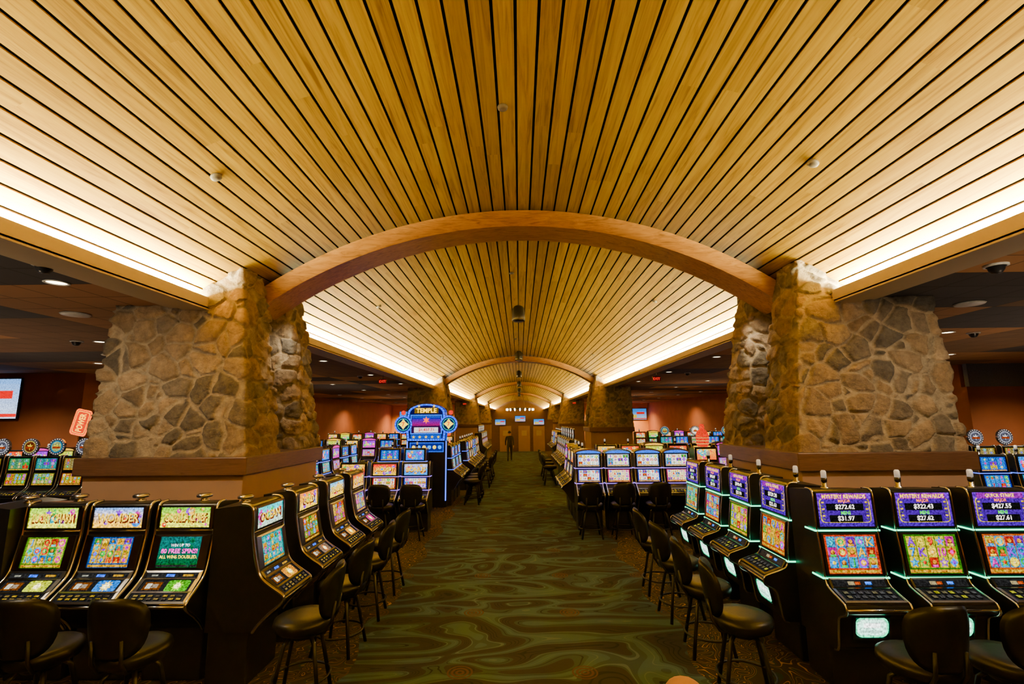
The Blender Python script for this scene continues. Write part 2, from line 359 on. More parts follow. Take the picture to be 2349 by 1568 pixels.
# ------------------------------------------------------------------ stone pillars
def stone_fn(p,sc=1/.31):
    w=Vector((noise.noise(p*2.1),noise.noise(p*2.1+Vector((7,3,1))),noise.noise(p*2.1+Vector((1,9,5)))))*.09
    w+=Vector((noise.noise(p*7),noise.noise(p*7+Vector((7,3,1))),noise.noise(p*7+Vector((1,9,5)))))*.022
    q=(p+w); q=Vector((q.x*sc,q.y*sc,q.z*sc*1.12))
    d,pt=noise.voronoi(q)
    a,b=Vector(pt[0]),Vector(pt[1])
    e=9
    for k in (1,2,3):
        b=Vector(pt[k]); dd=b-a
        if dd.length>1e-6: e=min(e,((a+b)/2-q).dot(dd.normalized()))
    e=max(0,e)/sc
    h=(math.sin(a.x*127.1+a.y*311.7+a.z*74.7)*43758.5453)%1
    return e,h,a
PAL=[(.36,.26,.155),(.42,.31,.195),(.32,.24,.155),(.20,.17,.135),(.145,.13,.115),(.37,.27,.165),(.42,.32,.21),(.24,.20,.155),(.33,.25,.17),(.17,.15,.125)]
MORT=(.47,.39,.28)
def stone_block(name,bot,top,z0,z1,res,off=Vector((0,0,0)),amp=.045,yoff=0,s=1):
    def loop(r):
        x0,x1,y0,y1=r; return [Vector((x0,y0)),Vector((x1,y0)),Vector((x1,y1)),Vector((x0,y1))]
    LB,LT=loop(bot),loop(top)
    cnt=[max(2,int((LB[(k+1)%4]-LB[k]).length/res)) for k in range(4)]
    nz=max(2,int((z1-z0)/res)); nrm=[Vector((0,-1)),Vector((1,0)),Vector((0,1)),Vector((-1,0))]
    params=[(k,j/cnt[k]) for k in range(4) for j in range(cnt[k])]
    vs=[];cs=[];m=len(params)
    for iz in range(nz+1):
        t=iz/nz; z=z0+(z1-z0)*t
        for (k,u) in params:
            b=LB[k].lerp(LB[(k+1)%4],u); tp=LT[k].lerp(LT[(k+1)%4],u); xy=b.lerp(tp,t)
            nn=nrm[k] if u>0 else (nrm[k]+nrm[k-1]).normalized()
            p=Vector((xy.x*s,xy.y+yoff,z))
            e,h,cell=stone_fn(p+off)
            mw=.012+.009*noise.noise(p*6)
            g=min(1,max(0,(e-mw)/.016)); g=g*g*(3-2*g)
            dome=min(1,e/.12)*.020
            rough=noise.fractal(p*6+off,.8,2.0,5)*.024
            tilt=((h*17)%1-.5)*.035
            d=g*(amp*(.5+.6*((h*7)%1))+rough+tilt+dome)+ (1-g)*(rough*.2+.006)
            x=xy.x+nn.x*d; y=xy.y+nn.y*d
            vs.append((x*s,y+yoff,z))
            c=PAL[int(h*len(PAL))%len(PAL)]; f=.85+.35*((h*31)%1)+.25*noise.noise(p*4)
            cs.append(tuple((MORT[i]*(1-g)+c[i]*f*g) for i in range(3))+(1,))
    fs=[]
    for iz in range(nz):
        for k in range(m):
            k2=(k+1)%m; f=(iz*m+k,iz*m+k2,(iz+1)*m+k2,(iz+1)*m+k)
            fs.append(f if s>0 else f[::-1])
    fs.append([nz*m+k for k in range(m)] if s>0 else [nz*m+k for k in range(m)][::-1])
    me=bpy.data.meshes.new(name); me.from_pydata(vs,[],fs); me.materials.append(M['stone'])
    me.polygons.foreach_set('use_smooth',[True]*(len(fs)-1)+[False])
    ca=me.color_attributes.new('Col','FLOAT_COLOR','POINT'); ca.data.foreach_set('color',[x for c in cs for x in c])
    return me
def pillar(s,Y,res,full=True):
    off=Vector((s*3.3,Y,0)); yo=Y-6.3
    parts=[]
    parts.append(('stone_block',stone_block('sb',(3.62,5.75,6.42,7.28),(3.93,5.75,6.62,7.28),2.03,4.14,res,off,yoff=yo,s=s)))
    parts.append(('stone_block',stone_block('sb',(3.62,5.75,8.02,8.72),(3.93,5.75,8.02,8.62),2.03,4.14,res,off,yoff=yo,s=s)))
    parts.append(('stone_block',stone_block('sb',(3.93,4.72,6.63,7.28),(4.05,4.70,6.72,7.28),4.12,4.72,res,off,yoff=yo,s=s)))
    parts.append(('stone_block',stone_block('sb',(3.93,4.72,8.02,8.60),(4.05,4.70,8.02,8.56),4.12,4.72,res,off,yoff=yo,s=s)))
    parts.append(('stone_recess',stone_block('sb',(4.35,5.6,7.2,8.1),(4.35,5.6,7.2,8.1),2.03,4.3,max(res,.03),off,yoff=yo,s=s)))
    mb=MB(); x0,x1=sorted((s*3.60,s*5.72)); mb.rbox(x0,x1,6.38+yo,8.66+yo,0,1.83,.01)
    parts.append(('pedestal',mb.mesh('ped',['ped']),'tan painted square base'))
    mb=MB(); x0,x1=sorted((s*3.53,s*5.80)); mb.rbox(x0,x1,6.3+yo,8.75+yo,1.81,2.04,.012)
    parts.append(('wooden_cap',mb.mesh('cap',['cap']),'dark walnut band'))
    thing('stone_pillar',parts,(0,0,0),0,'tapered fieldstone pillar on a tan base with dark wood band','pillar','stone pillars along the aisle')
for i,Y in enumerate(rows):
    for s in (-1,1):
        pillar(s,Y,.0150 if i==0 else (.06 if i==1 else .12))
    mb=MB(); am=math.asin(4.32/7.29); K=48; yo=Y-6.3; R1=7.29;R0=7.29-.27
    def ring(y0,y1,r0,r1):
        vs=[];fs=[]
        for k in range(K+1):
            a=-am+2*am*k/K
            for r in (r0,r1):
                for y in (y0,y1): vs.append((r*math.sin(a),y+yo,CZ+r*math.cos(a)))
        for k in range(K):
            o=4*k; fs+= [(o,o+4,o+5,o+1),(o+2,o+3,o+7,o+6),(o,o+2,o+6,o+4),(o+1,o+5,o+7,o+3)]
        fs+=[(0,1,3,2),(4*K,4*K+2,4*K+3,4*K+1)]
        mb.add(vs,fs)
    ring(7.33,7.97,R0,R1)
    o=mkobj('arched_beam',mb.mesh('arch',['arch'])); meta(o,'curved laminated oak beam spanning between stone pillars','beam','arched oak beams')

# ------------------------------------------------------------------ ceiling fixtures
def vz(x,r=VR): return CZ+math.sqrt(r*r-x*x)
mb=MB(); mb.lathe([(.055,0),(.06,-.01),(.055,-.03),(.03,-.04),(.001,-.042)],n=20); dme=mb.mesh('disc',['grey'])
for y in (4.85,11.0,20.5,30):
    for x in (-3.3,-.15,3.2):
        o=mkobj('sprinkler_cover',dme,None,(x,y,vz(x))); o.rotation_euler=(0,math.asin(x/VR),0)
        meta(o,'small round grey sprinkler cover flush in the plank ceiling','sprinkler cover','sprinkler covers on the vault')
mbs=MB(); mbs.lathe([(.001,.43),(.07,.43),(.12,.40),(.16,.33),(.175,.1),(.165,.02),(.15,0),(.001,0)],n=24); sp=mbs.mesh('spk',['blackp'])
mbg=MB(); mbg.lathe([(.168,.02),(.178,.02),(.178,.05),(.168,.05)],n=24); spr=mbg.mesh('ring',['dkchrome'])
for y in (12.5,21.2,29.9,38.6,47.3,56):
    mbc=MB(); mbc.tube([(0,0,.43),(0,0,5.93-5.05)],.006,n=6)
    thing('pendant_speaker',[('speaker_body',sp),('cable',mbc.mesh('cab',['grey'])),('trim_ring',spr)],(0.0,y,5.05),0,'black bucket shaped pendant speaker hanging from the vault crown','speaker','pendant speakers')
cp=[]
mb=MB(); mb.tube([(1.25*math.cos(2*math.pi*k/40),1.25*math.sin(2*math.pi*k/40),0) for k in range(40)],.035,closed=True,n=8); cp.append(('ring_frame',mb.mesh('rf',['dkchrome'])))
mb=MB(); mb.lathe([(.001,.0),(.035,.01),(.06,.06),(.06,.16),(.04,.22),(.001,.23)],n=12); bulb=mb.mesh('bulb',['white'])
for k in range(4):
    a=k*math.pi/2+.4; mb=MB(); mb.tube([(1.25*math.cos(a),1.25*math.sin(a),0),(.02*math.cos(a),.02*math.sin(a),2.4)],.01,n=5); cp.append(('cord',mb.mesh('cd',['grey'])))
ch=thing('ring_chandelier',cp,(.05,45,3.45),0,'ring chandelier with glowing glass shades hanging from the vault','chandelier')
for k in range(16):
    a=2*math.pi*k/16; o=mkobj('glass_shade',bulb,ch,(1.25*math.cos(a),1.25*math.sin(a),-.22))
mb=MB(); mb.lathe([(.11,0),(.125,-.008),(.125,-.014),(.10,-.014),(.095,.0)],n=24,mat=0); dt=mb.mesh('dl',['plate'])
mb=MB(); mb.lathe([(.001,-.004),(.098,-.004),(.098,-.002),(.001,-.002)],n=20); dl=mb.mesh('dll',['lens'])
dlpos=[]
for s in (-1,1):
    for x in (5.45,8.6,11.8,15.5):
        for y in (5.4,9.6,13.2,17.5,22,26.5,31.5,36,41,46,51):
            if x>14.3 and y>15: continue
            dlpos.append((s*x,y))
for (x,y) in dlpos:
    if abs(x)<5.8 and any(r-.2<y<r+2.6 for r in rows): continue
    if (x,y)==(5.45,5.4): continue
    thing('recessed_downlight',[('trim_ring',dt),('lens',dl)],(x,y,4.14),0,'round lit recessed downlight in dark tile ceiling','downlight','recessed downlights')
mb=MB(); mb.lathe([(.001,0),(.09,0),(.095,-.02),(.075,-.035),(.07,-.06),(.045,-.095),(.001,-.105)],n=20); dc=mb.mesh('dome',['blackp'])
mb=MB(); mb.lathe([(.096,0),(.11,0),(.11,-.02),(.096,-.025)],n=20); dcr=mb.mesh('domer',['plate'])
for x,y in ((-4.95,4.75),(-6.9,11),(5.3,5.2),(-9,9.5),(6.4,12.5),(9.2,9.7),(-6,18),(6.3,18)):
    thing('dome_camera',[('camera_dome',dc),('mount_ring',dcr)],(x,y,4.14),0,'small dark dome security camera under the tile ceiling','camera','dome security cameras')
mb=MB(); mb.lathe([(.001,0),(.17,0),(.19,-.012),(.17,-.03),(.001,-.035)],n=24); sk=mb.mesh('spkc',['plate'])
for x,y in ((-6.75,7.05),(6.7,7.05),(9.5,8.2),(-10,11.5),(10.2,12)):
    o=mkobj('ceiling_speaker',sk,None,(x,y,4.14)); meta(o,'round white ceiling speaker grille in tile ceiling','speaker','ceiling speakers')
mb=MB(); cv=CV(mb,(0,-.021,0)); cv.rect(0,0,.26,.14,(.06,.0,.0),1); cv.text('EXIT',0,0,.09,(.9,.03,.02),2)
mb2=MB(); mb2.rbox(-.14,.14,-.02,.02,-.08,.08,.005); mb2.tube([(0,0,.08),(0,0,.3)],.008)
exs=mb.mesh('ex',['screen'],False); exb=mb2.mesh('exb',['blackp'])
for x,y,z in ((4.85,17,3.85),(-4.85,17,3.85),(4.2,37,3.65),(-4.2,37,3.65)):
    thing('exit_sign',[('sign_face',exs),('housing',exb)],(x,y,z),0,'red lit exit sign hanging from the ceiling','exit sign','exit signs')

# ------------------------------------------------------------------ slot machines
BR=[(1.0,.05,.03),(1.1,.55,.02),(.05,.35,1.1),(.08,.6,.12),(.9,.1,.55),(.35,.1,.9),(1.1,.9,.2),(.05,.6,.65)]
def reels(cv,w,h,cols,rows_,bg,cell,seed,foot=(.5,.22,.04)):
    rnd=random.Random(seed)
    cv.rect(0,0,w,h,[q*.6 for q in bg],1)
    fh=h*.12; ch=(h-fh*1.6)/rows_; cw=w*.92/cols
    cv.rect(0,-h/2+fh*.5,w*.96,fh*.7,foot,2)
    for k in range(3): cv.rect((k-1)*w*.3,-h/2+fh*.5,w*.2,fh*.4,(.7,.5,.2),3)
    for i in range(cols):
        x=(i-(cols-1)/2)*cw
        cv.rect(x,fh*.4,cw*.92,ch*rows_,[q*.62 for q in cell],2)
        for j in range(rows_):
            y=fh*.4+(j-(rows_-1)/2)*ch; c=rnd.choice(BR); t=rnd.random(); r=min(cw,ch)*.47
            if t<.22: cv.disc(x,y,r,c,3); cv.disc(x,y,r*.6,rnd.choice(BR),4); cv.star(x,y,r*.4,(1.2,1,.6),5)
            elif t<.36: cv.star(x,y,r*1.1,c,3); cv.star(x,y,r*.6,rnd.choice(BR),4)
            elif t<.46: cv.poly([(x,y-r),(x+r*.9,y),(x,y+r),(x-r*.9,y)],c,3); cv.disc(x,y,r*.4,rnd.choice(BR),4)
            elif t<.68: cv.rect(x,y,cw*.88,ch*.94,[q*.5 for q in c],3); cv.disc(x,y-r*.05,r*.52,(.2,.06,.03),4); cv.disc(x,y+r*.1,r*.42,(.8,.45,.25),5); cv.rect(x,y-r*.7,r*1.3,r*.5,rnd.choice(BR),6)
            else:
                g=rnd.choice(['A','K','Q','J','9','7','10'])
                cv.text(g,x+r*.08,y-r*.08,r*1.8,(.04,.02,.02),3,cw*.8); cv.text(g,x,y,r*1.8,c,4,cw*.8)
def art_blobs(cv,w,h,c0,c1,seed,txt=None,tcol=(1.5,.95,.1),n=16):
    rnd=random.Random(seed); cv.grad(0,0,w,h,c0,c1,1)
    for k in range(n):
        r=h*rnd.uniform(.08,.24); x=rnd.uniform(-w/2+r,w/2-r); y=rnd.uniform(-h/2+r,h/2-r)
        if rnd.random()<.5: cv.disc(x,y,r,rnd.choice(BR),2+k%2); cv.disc(x+r*.2,y+r*.2,r*.4,(1.3,1.1,.7),4)
        else: cv.star(x,y,r,rnd.choice(BR),2+k%2,rnd.choice([5,6,8]))
    if txt:
        cv.text(txt,w*.012,-h*.04,h*.50,(.16,.02,.01),5,w*.88); cv.text(txt,0,0,h*.42,tcol,6,w*.84)

def add_panel(mb,pt,pb,w,off=.014,bz=.018,th=.02,bezel=True):
    t=Vector((0,pt[0],pt[1]));b=Vector((0,pb[0],pb[1])); up=(t-b); h=up.length; up.normalize(); n=Vector((1,0,0)).cross(up)
    c=(t+b)/2+n*off
    if bezel:
        X=Vector((1,0,0)); A=w/2+bz; B=h/2+min(bz,.02)
        ring=[(-A,-B),(A,-B),(A,B),(-A,B)]; inn=[(-w/2,-h/2),(w/2,-h/2),(w/2,h/2),(-w/2,h/2)]
        vs=[c+X*x+up*y+n*(.006) for x,y in ring]+[c+X*x+up*y+n*(.010) for x,y in inn]+[c+X*x+up*y-n*th for x,y in ring]+[c+X*x+up*y for x,y in inn]
        fs=[]
        for k in range(4):
            j=(k+1)%4; fs+= [(k,j,4+j,4+k),(8+k,8+j,j,k),(4+k,4+j,12+j,12+k)]
        fs.append((8,9,10,11))
        mb.add(vs,fs,1)
    return CV(mb,c,up),h

def machine(F,w,panels,deck,ztop,stand_front=-.42,neon=None,neonz=(),candle='A',topper=None,rim='chrome',zstand=.5,belly=None,back=0.0,bezel='dkchrome',rimw=.034,rimr=.015,bars=(),bcols=((.20,.15,.08),(.05,.04,.03),(.40,.26,.06))):
    parts=[]
    S=catmull(F,4)
    mb=MB(); poly=S+[(back,F[-1][1]),(back,ztop-.03)]
    mb.prism(poly,-w/2+.008,w/2-.008); parts.append(('cabinet',mb.mesh('cab',['black']),None))
    for s in (-1,1):
        mb=MB(); out=[]
        for i,p in enumerate(S):
            a=S[max(i-1,0)];b=S[min(i+1,len(S)-1)]; dy,dz=b[0]-a[0],b[1]-a[1]; l=math.hypot(dy,dz) or 1
            nn=(dz/l,-dy/l)
            if nn[0]>0 and p[1]<ztop-.05 and p[1]>.9: nn=(-nn[0],-nn[1])
            out.append((s*(w/2-rimr),p[0]+nn[0]*.010,p[1]+nn[1]*.010))
        mb.tube(out,rimr,n=10); parts.append(('side_rim',mb.mesh('rim',[rim]),None))
    for (yb_,zb_) in bars:
        mb=MB(); mb.tube([(-w/2+.02,yb_,zb_),(w/2-.02,yb_,zb_)],.012,n=8); parts.append(('cross_trim',mb.mesh('bar',[rim]),None))
    for (nm,pt,pb,pw,fn,lab) in panels:
        mb=MB(); cv,h=add_panel(mb,pt,pb,pw,bz=max(.012,(w-.065-pw)/2)); fn(cv,pw,h); parts.append((nm,mb.mesh(nm,['screen',bezel],False),lab))
    mb=MB(); (pt,pb)=deck; cv,h=add_panel(mb,pt,pb,w-.09,off=.016,bz=.02,th=.03)
    cv.rect(0,0,w-.09,h,(.010,.010,.010),1)
    up=cv.u;n=cv.n
    for j in range(2):
        for i in range(7):
            c=cv.P((i-3)*(w-.14)/7,(-.25+j*.45)*h*.8,0)
            hw=(w-.14)/7*.30; hh=h*.10
            vs=[c+Vector((1,0,0))*sx*hw+up*sy*hh+n*k for k in (0,.012) for sx,sy in ((-1,-1),(1,-1),(1,1),(-1,1))]
            mb.add(vs,[(0,1,5,4),(1,2,6,5),(2,3,7,6),(3,0,4,7)],1); mb.add(vs,[(4,5,6,7)],0,random.choice(bcols))
    parts.append(('button_deck',mb.mesh('deck',['screen','dkchrome'],False),None))
    if stand_front is not None:
        mb=MB(); mb.rbox(-w/2+.03,w/2-.03,stand_front,-.02+back,0,zstand+.02,.012); parts.append(('stand',mb.mesh('stand',['blackp']),None))
    if belly:
        pt,pb,pw,fn=belly; mb=MB(); cv,h=add_panel(mb,pt,pb,pw,off=.012,bz=.02); fn(cv,pw,h); parts.append(('belly_panel',mb.mesh('belly',['screen','blackp'],False),None))
    if neon:
        for (yf,z) in neonz:
            mb=MB()
            pa=[(-w/2-.009,yf+.16,z),(-w/2-.009,yf-.006,z),(w/2+.009,yf-.006,z),(w/2+.009,yf+.16,z)]
            hh=.007
            for i in range(3):
                a=Vector(pa[i]);b=Vector(pa[i+1])
                x0,x1=sorted((a.x,b.x));y0,y1=sorted((a.y,b.y))
                mb.box(x0-.004,x1+.004,y0-.004,y1+.004,z-hh,z+hh)
            parts.append(('edge_light',mb.mesh('neon',[neon]),None))
    if candle=='A':
        mb=MB(); y=(F[0][0]+back)/2
        mb.lathe([(.05,0),(.05,.025),(.03,.03),(.035,.04),(.075,.05),(.08,.07),(.06,.085),(.001,.09)],(0,y,ztop-.025),n=18); parts.append(('candle_lamp',mb.mesh('candle',['chrome']),None))
    elif candle=='B':
        mb=MB(); y=(F[0][0]+back)/2
        mb.lathe([(.04,0),(.04,.015),(.024,.02),(.024,.07)],(0,y,ztop-.02),n=16,mat=0)
        mb.lathe([(.028,.07),(.028,.11)],(0,y,ztop-.02),n=16,mat=1); mb.lathe([(.026,.11),(.026,.17),(.018,.185),(.001,.187)],(0,y,ztop-.02),n=16,mat=2)
        parts.append(('candle_lamp',mb.mesh('candle',['chrome','blackp','frost']),None))
    if topper: parts+=topper
    return parts

FA=[(-.26,1.665),(-.36,1.65),(-.385,1.55),(-.39,1.40),(-.41,1.28),(-.45,1.10),(-.50,.98),(-.60,.90),(-.71,.83),(-.74,.79),(-.70,.74),(-.60,.66),(-.50,.56),(-.45,.49)]
def strip(cv,w,h):
    cv.rect(0,0,w,h,(.015,.015,.015),1); cv.rect(-w*.04,0,w*.16,h*.5,(.15,.3,1.6),2); cv.rect(w*.3,0,w*.2,h*.4,(.5,.3,.1),2); cv.rect(-w*.34,0,w*.12,h*.3,(.3,.3,.25),2)
def partsA(sign,screen,bel,w=.64):
    P=[('top_sign',(-.388,1.625),(-.396,1.43),w-.13,sign,'backlit game title glass'),
       ('main_screen',(-.415,1.34),(-.470,1.06),w-.22,screen,'lit video reel screen'),
       ('ticket_strip',(-.492,1.010),(-.52,.970),w-.12,strip,None),
       ('belly_glass',(-.535,.955),(-.645,.872),w-.14,bel,None)]
    return machine(FA,w,P,((-.66,.868),(-.728,.815)),1.665,bezel='dkchrome',bars=((-.398,1.40),(-.745,.785)))
def belA(c0,c1,seed):
    def f(cv,w,h):
        cv.rect(0,0,w,h,(.012,.012,.012),1); cv.rect(-w*.27,.0,w*.34,h*.6,(.16,.07,.04),2); cv.rect(-w*.34,.0,w*.1,h*.4,(.7,.7,.6),3); cv.rect(-w*.22,.0,w*.12,h*.3,(.3,.25,.2),3)
        cv.rrect(w*.22,0,w*.44,h*.9,h*.2,c0,2); cv.star(w*.22,0,h*.44,c1,3,10,.6); cv.disc(w*.22,0,h*.22,(2.2,2.0,1.3),4)
    return f
def spins(cv,w,h):
    cv.grad(0,0,w,h,(.02,.10,.03),(.01,.15,.14),1)
    for k in range(8): cv.disc(random.uniform(-w*.4,w*.4),random.uniform(-h*.4,h*.4),h*.09,(.02,.13,.06),2)
    cv.rect(0,-h*.45,w,h*.07,(.02,.02,.02),2)
    cv.text('WIN UP TO',0,h*.22,h*.10,(1.4,1.4,1.5),3); cv.text('80 FREE SPINS!',0,h*.03,h*.16,(1.9,.5,1.3),3,w*.92); cv.text('ALL WINS DOUBLED.',0,-h*.16,h*.11,(1.7,1.4,.6),3,w*.92)
def signf(c0,c1,seed,txt): return lambda cv,w,h: art_blobs(cv,w,h,c0,c1,seed,txt)
def reelf(cols,rw,bg,cell,seed): return lambda cv,w,h: reels(cv,w,h,cols,rw,bg,cell,seed)
artA=[
 partsA(signf((1.5,1.5,.12),(.6,1.1,.08),1,'LUCKY CHARM'),reelf(5,3,(.15,.40,.04),(1.1,.95,.4),11),belA((.6,.7,.04),(1.2,1.2,.3),1)),
 partsA(signf((1.8,1.1,.3),(.6,.8,1.3),2,'WONDER'),reelf(5,4,(.06,.15,.5),(1.2,.8,.4),12),belA((.2,.35,.8),(1.2,1.0,.5),2)),
 partsA(signf((1.4,1.4,.15),(.4,.9,.2),3,'GORILLA CHIEF'),spins,belA((.1,.4,.05),(.5,1.0,.1),3)),
 partsA(signf((.9,1.1,.9),(.1,.9,1.0),4,'OCEAN'),reelf(5,4,(.02,.4,.4),(.10,.7,.65),14),belA((.8,.3,.05),(1.2,.9,.1),4)),
 partsA(signf((1.7,1.1,.1),(1.4,.4,.05),5,'GOLD'),reelf(5,3,(.12,.05,.01),(.55,.35,.15),15),belA((.2,.15,.12),(.9,.3,.1),5)),
 partsA(signf((1.6,1.0,.2),(.5,.9,1.2),6,'TREASURE'),reelf(5,3,(.4,.12,.03),(.8,.6,.3),16),belA((.9,.35,.05),(1.2,1.0,.2),6)),
 partsA(signf((1.3,.9,.5),(1.1,.3,.2),7,'FORTUNE'),reelf(5,3,(.1,.03,.25),(.7,.6,.45),17),belA((.6,.1,.3),(1.2,.9,.2),7)),
]
LA='black video slot machine with curved chrome rims and lit artwork'
G1='chrome rimmed slot machines around the pillar base'
for k,(x,a) in enumerate(((-4.83,0),(-4.15,1),(-3.45,2))):
    thing('slot_machine',artA[a],(x,5.52,0),0,LA,'slot machine',G1)
for k,a in enumerate((3,4,5,6)):
    thing('slot_machine',artA[a],(-3.06,5.27+.93*k,0),math.pi/2,LA,'slot machine',G1)
thing('slot_machine',artA[1],(-5.17,5.30,0),-math.pi/2,LA,'slot machine',G1)
FB=[(-.30,1.775),(-.40,1.765),(-.415,1.62),(-.42,1.42),(-.425,1.37),(-.45,1.2),(-.47,1.02),(-.475,.97),(-.52,.905),(-.69,.845),(-.735,.82),(-.735,.76),(-.63,.70),(-.60,.60),(-.57,.42),(-.52,.39)]
def topB(title,a,b):
    def f(cv,w,h):
        cv.grad(0,0,w,h,(.08,.02,.40),(.18,.05,.62),1)
        cv.rrect(0,-h*.02,w*.92,h*.74,h*.12,(.6,.45,.05),2); cv.rrect(0,-h*.02,w*.88,h*.70,h*.11,(.07,.015,.32),3)
        for s in (-1,1):
            for k in range(6): cv.rect(s*w*(.40+.0*k),h*(-.28+.1*k),w*.05,h*.05,(.9,.55,.05) if k%2 else (.1,.1,.1),4)
        cv.rect(0,h*.40,w*.84,h*.17,(.3,.03,.4),4); cv.text(title,0,h*.40,h*.125,(1.6,1.0,.06),5,w*.80)
        cv.text('MAJOR',0,h*.25,h*.12,(1.6,.3,.02),5,w*.46)
        cv.rect(0,h*.08,w*.68,h*.21,(.004,.004,.004),4); cv.text('$'+a,0,h*.08,h*.165,(1.6,1.5,1.4),5,w*.6)
        cv.text('MINI',0,-h*.095,h*.11,(.10,1.2,.12),5,w*.3)
        cv.rect(0,-h*.265,w*.60,h*.21,(.004,.004,.004),4); cv.text('$'+b,0,-h*.265,h*.165,(1.6,1.5,1.4),5,w*.5)
    return f
def bellyB(cv,w,h):
    cv.rrect(0,0,w,h,h*.35,(.03,1.6,.7),1); cv.rrect(0,0,w*.88,h*.80,h*.28,(1.2,1.8,1.5),2)
    cv.rect(0,h*.1,w*.5,h*.25,(1.9,2.0,1.9),3); cv.rect(0,-h*.2,w*.6,h*.12,(.7,1.0,.85),3)
def stripB(cv,w,h):
    cv.rect(0,0,w,h,(.012,.012,.012),1); cv.rect(-w*.14,0,w*.12,h*.5,(.35,.3,.2),2); cv.rect(-w*.02,0,w*.1,h*.4,(.5,.1,.05),2); cv.rect(w*.18,0,w*.12,h*.4,(.2,.4,1.5),2)
def partsB(title,a,b,scr,w=.60):
    P=[('jackpot_display',(-.412,1.75),(-.425,1.44),w-.07,topB(title,a,b),'purple jackpot display with dollar amounts'),
       ('main_screen',(-.432,1.365),(-.47,1.02),w-.10,scr,'lit video reel screen'),
       ('ticket_strip',(-.482,.965),(-.515,.912),w-.10,stripB,None)]
    return machine(FB,w,P,((-.56,.893),(-.71,.842)),1.775,neon='green',neonz=((-.43,1.402),(-.482,.985)),candle='B',belly=((-.628,.70),(-.594,.52),.30,bellyB),zstand=.4,rim='chrome',rimr=.010,bezel='black',bars=((-.742,.79),),bcols=((.05,.05,.05),(.04,.04,.04),(.35,.35,.03),(.10,.09,.06)))
scrs=[reelf(5,3,(.8,.08,.04),(.12,.55,1.0),21),reelf(5,3,(.08,.25,.05),(.95,.85,.3),22),reelf(5,3,(.8,.15,.03),(.15,.55,.95),23),reelf(5,3,(.7,.12,.05),(1.0,.75,.3),24),reelf(5,4,(.05,.4,.4),(.4,.85,.5),25)]
LB='black slot machine with green edge lights and purple jackpot display'
G2='green lit slot machines around the pillar base'
for x,t,a,b,s in ((3.17,'MYSTERY REWARDS','272.62','31.97',0),(3.93,'MYSTERY REWARDS','322.43','27.62',1),(4.68,'QUICK STRIKE','427.55','27.61',2)):
    thing('slot_machine',partsB(t,a,b,scrs[s]),(x,5.37,0),0,LB,'slot machine',G2)
for k,(t,a,b,s) in enumerate((('QUICK STRIKE','329.28','25.63',3),('QUICK STRIKE','349.42','29.90',1),('MYSTERY REWARDS','482.87','29.50',0),('MYSTERY REWARDS','362.14','26.85',4))):
    thing('slot_machine',partsB(t,a,b,scrs[s]),(3.31,5.72+.86*k,0),-math.pi/2,LB,'slot machine',G2)

def round_topper(z,art,r=.17,bulb=(1.0,.85,.65)):
    mb=MB(); y=-.2
    mb.lathe([(r+.03,-.02),(r+.03,.03),(.001,.035)],(0,y,z+r+.06),mat=1,n=28,axis='y')
    cv=CV(mb,(0,y-.022,z+r+.06)); cv.disc(0,0,r+.028,(.04,.04,.05),1,28); cv.disc(0,0,r*.86,art[0],2,28); cv.disc(0,0,r*.7,art[1],3,28)
    for k in range(20): 
        a=2*math.pi*k/20; cv.disc((r+.008)*math.cos(a),(r+.008)*math.sin(a),r*.07,bulb,4,8)
    cv.star(0,0,r*.5,art[2],4,6); cv.rect(0,-.02,r*1.1,r*.28,(.3,.05,.02),5)
    mb.rbox(-.05,.05,y-.01,y+.02,z-.05,z+.10,.01,mat=2)
    return [('round_topper',mb.mesh('top',['screen','chrome','black'],False),'round topper sign ringed with bulbs')]
def arch_topper(z,w,lit):
    mb=MB(); pts=[]
    K=14; vs=[];fs=[]
    for k in range(K+1):
        a=math.pi*k/K
        for rx,rz in ((w/2+.01,.10),(w/2-.03,.065)):
            for y in (-.42,-.12): vs.append((rx*math.cos(a),y,z-.02+rz*math.sin(a)))
    for k in range(K):
        o=4*k; fs+=[(o,o+4,o+5,o+1),(o+2,o+3,o+7,o+6),(o,o+2,o+6,o+4),(o+1,o+5,o+7,o+3)]
    mb.add(vs,fs,1)
    cv=CV(mb,(0,-.40,z-.02)); cv.poly([((w/2-.03)*math.cos(math.pi*k/12),.064*math.sin(math.pi*k/12)) for k in range(13)],lit,1)
    return [('arched_topper',mb.mesh('at',['screen','chrome'],False),'silver arched top')]
FG=[(-.30,1.715),(-.38,1.70),(-.395,1.5),(-.41,1.3),(-.44,1.1),(-.48,.99),(-.60,.90),(-.70,.83),(-.72,.78),(-.64,.70),(-.55,.55),(-.48,.45)]
def partsG(sign,scr,w=.62,topper=None,neon=None,candle=None,rim='chrome'):
    P=[('top_screen',(-.392,1.67),(-.405,1.40),w-.12,sign,None),('main_screen',(-.417,1.33),(-.455,1.06),w-.12,scr,None)]
    return machine(FG,w,P,((-.60,.905),(-.69,.84)),1.715,neon=neon,neonz=((-.42,1.36),(-.47,1.03)) if neon else (),candle=candle,topper=topper,zstand=.46,rim=rim,bezel='black',rimr=.013)
rf=reelf
gE=[partsG(rf(5,3,(.4,.5,.8),(2.2,2.2,1.9),31),rf(5,3,(.1,.1,.5),(2.0,2.0,1.7),32),topper=arch_topper(1.715,.62,(.05,.2,1.2)),neon='violet'),
    partsG(rf(4,3,(.5,.6,.8),(2.2,2.1,1.7),33),rf(5,4,(.5,.05,.2),(2.0,1.7,1.2),34),topper=arch_topper(1.715,.62,(.05,.2,1.2)),neon='violet')]
for k,x in enumerate((1.58,2.26,2.94,3.6)):
    thing('slot_machine',gE[k%2],(x,11.8,0),0,'slot machine with silver arched top and two bright white screens','slot machine','arched silver top slot machines')
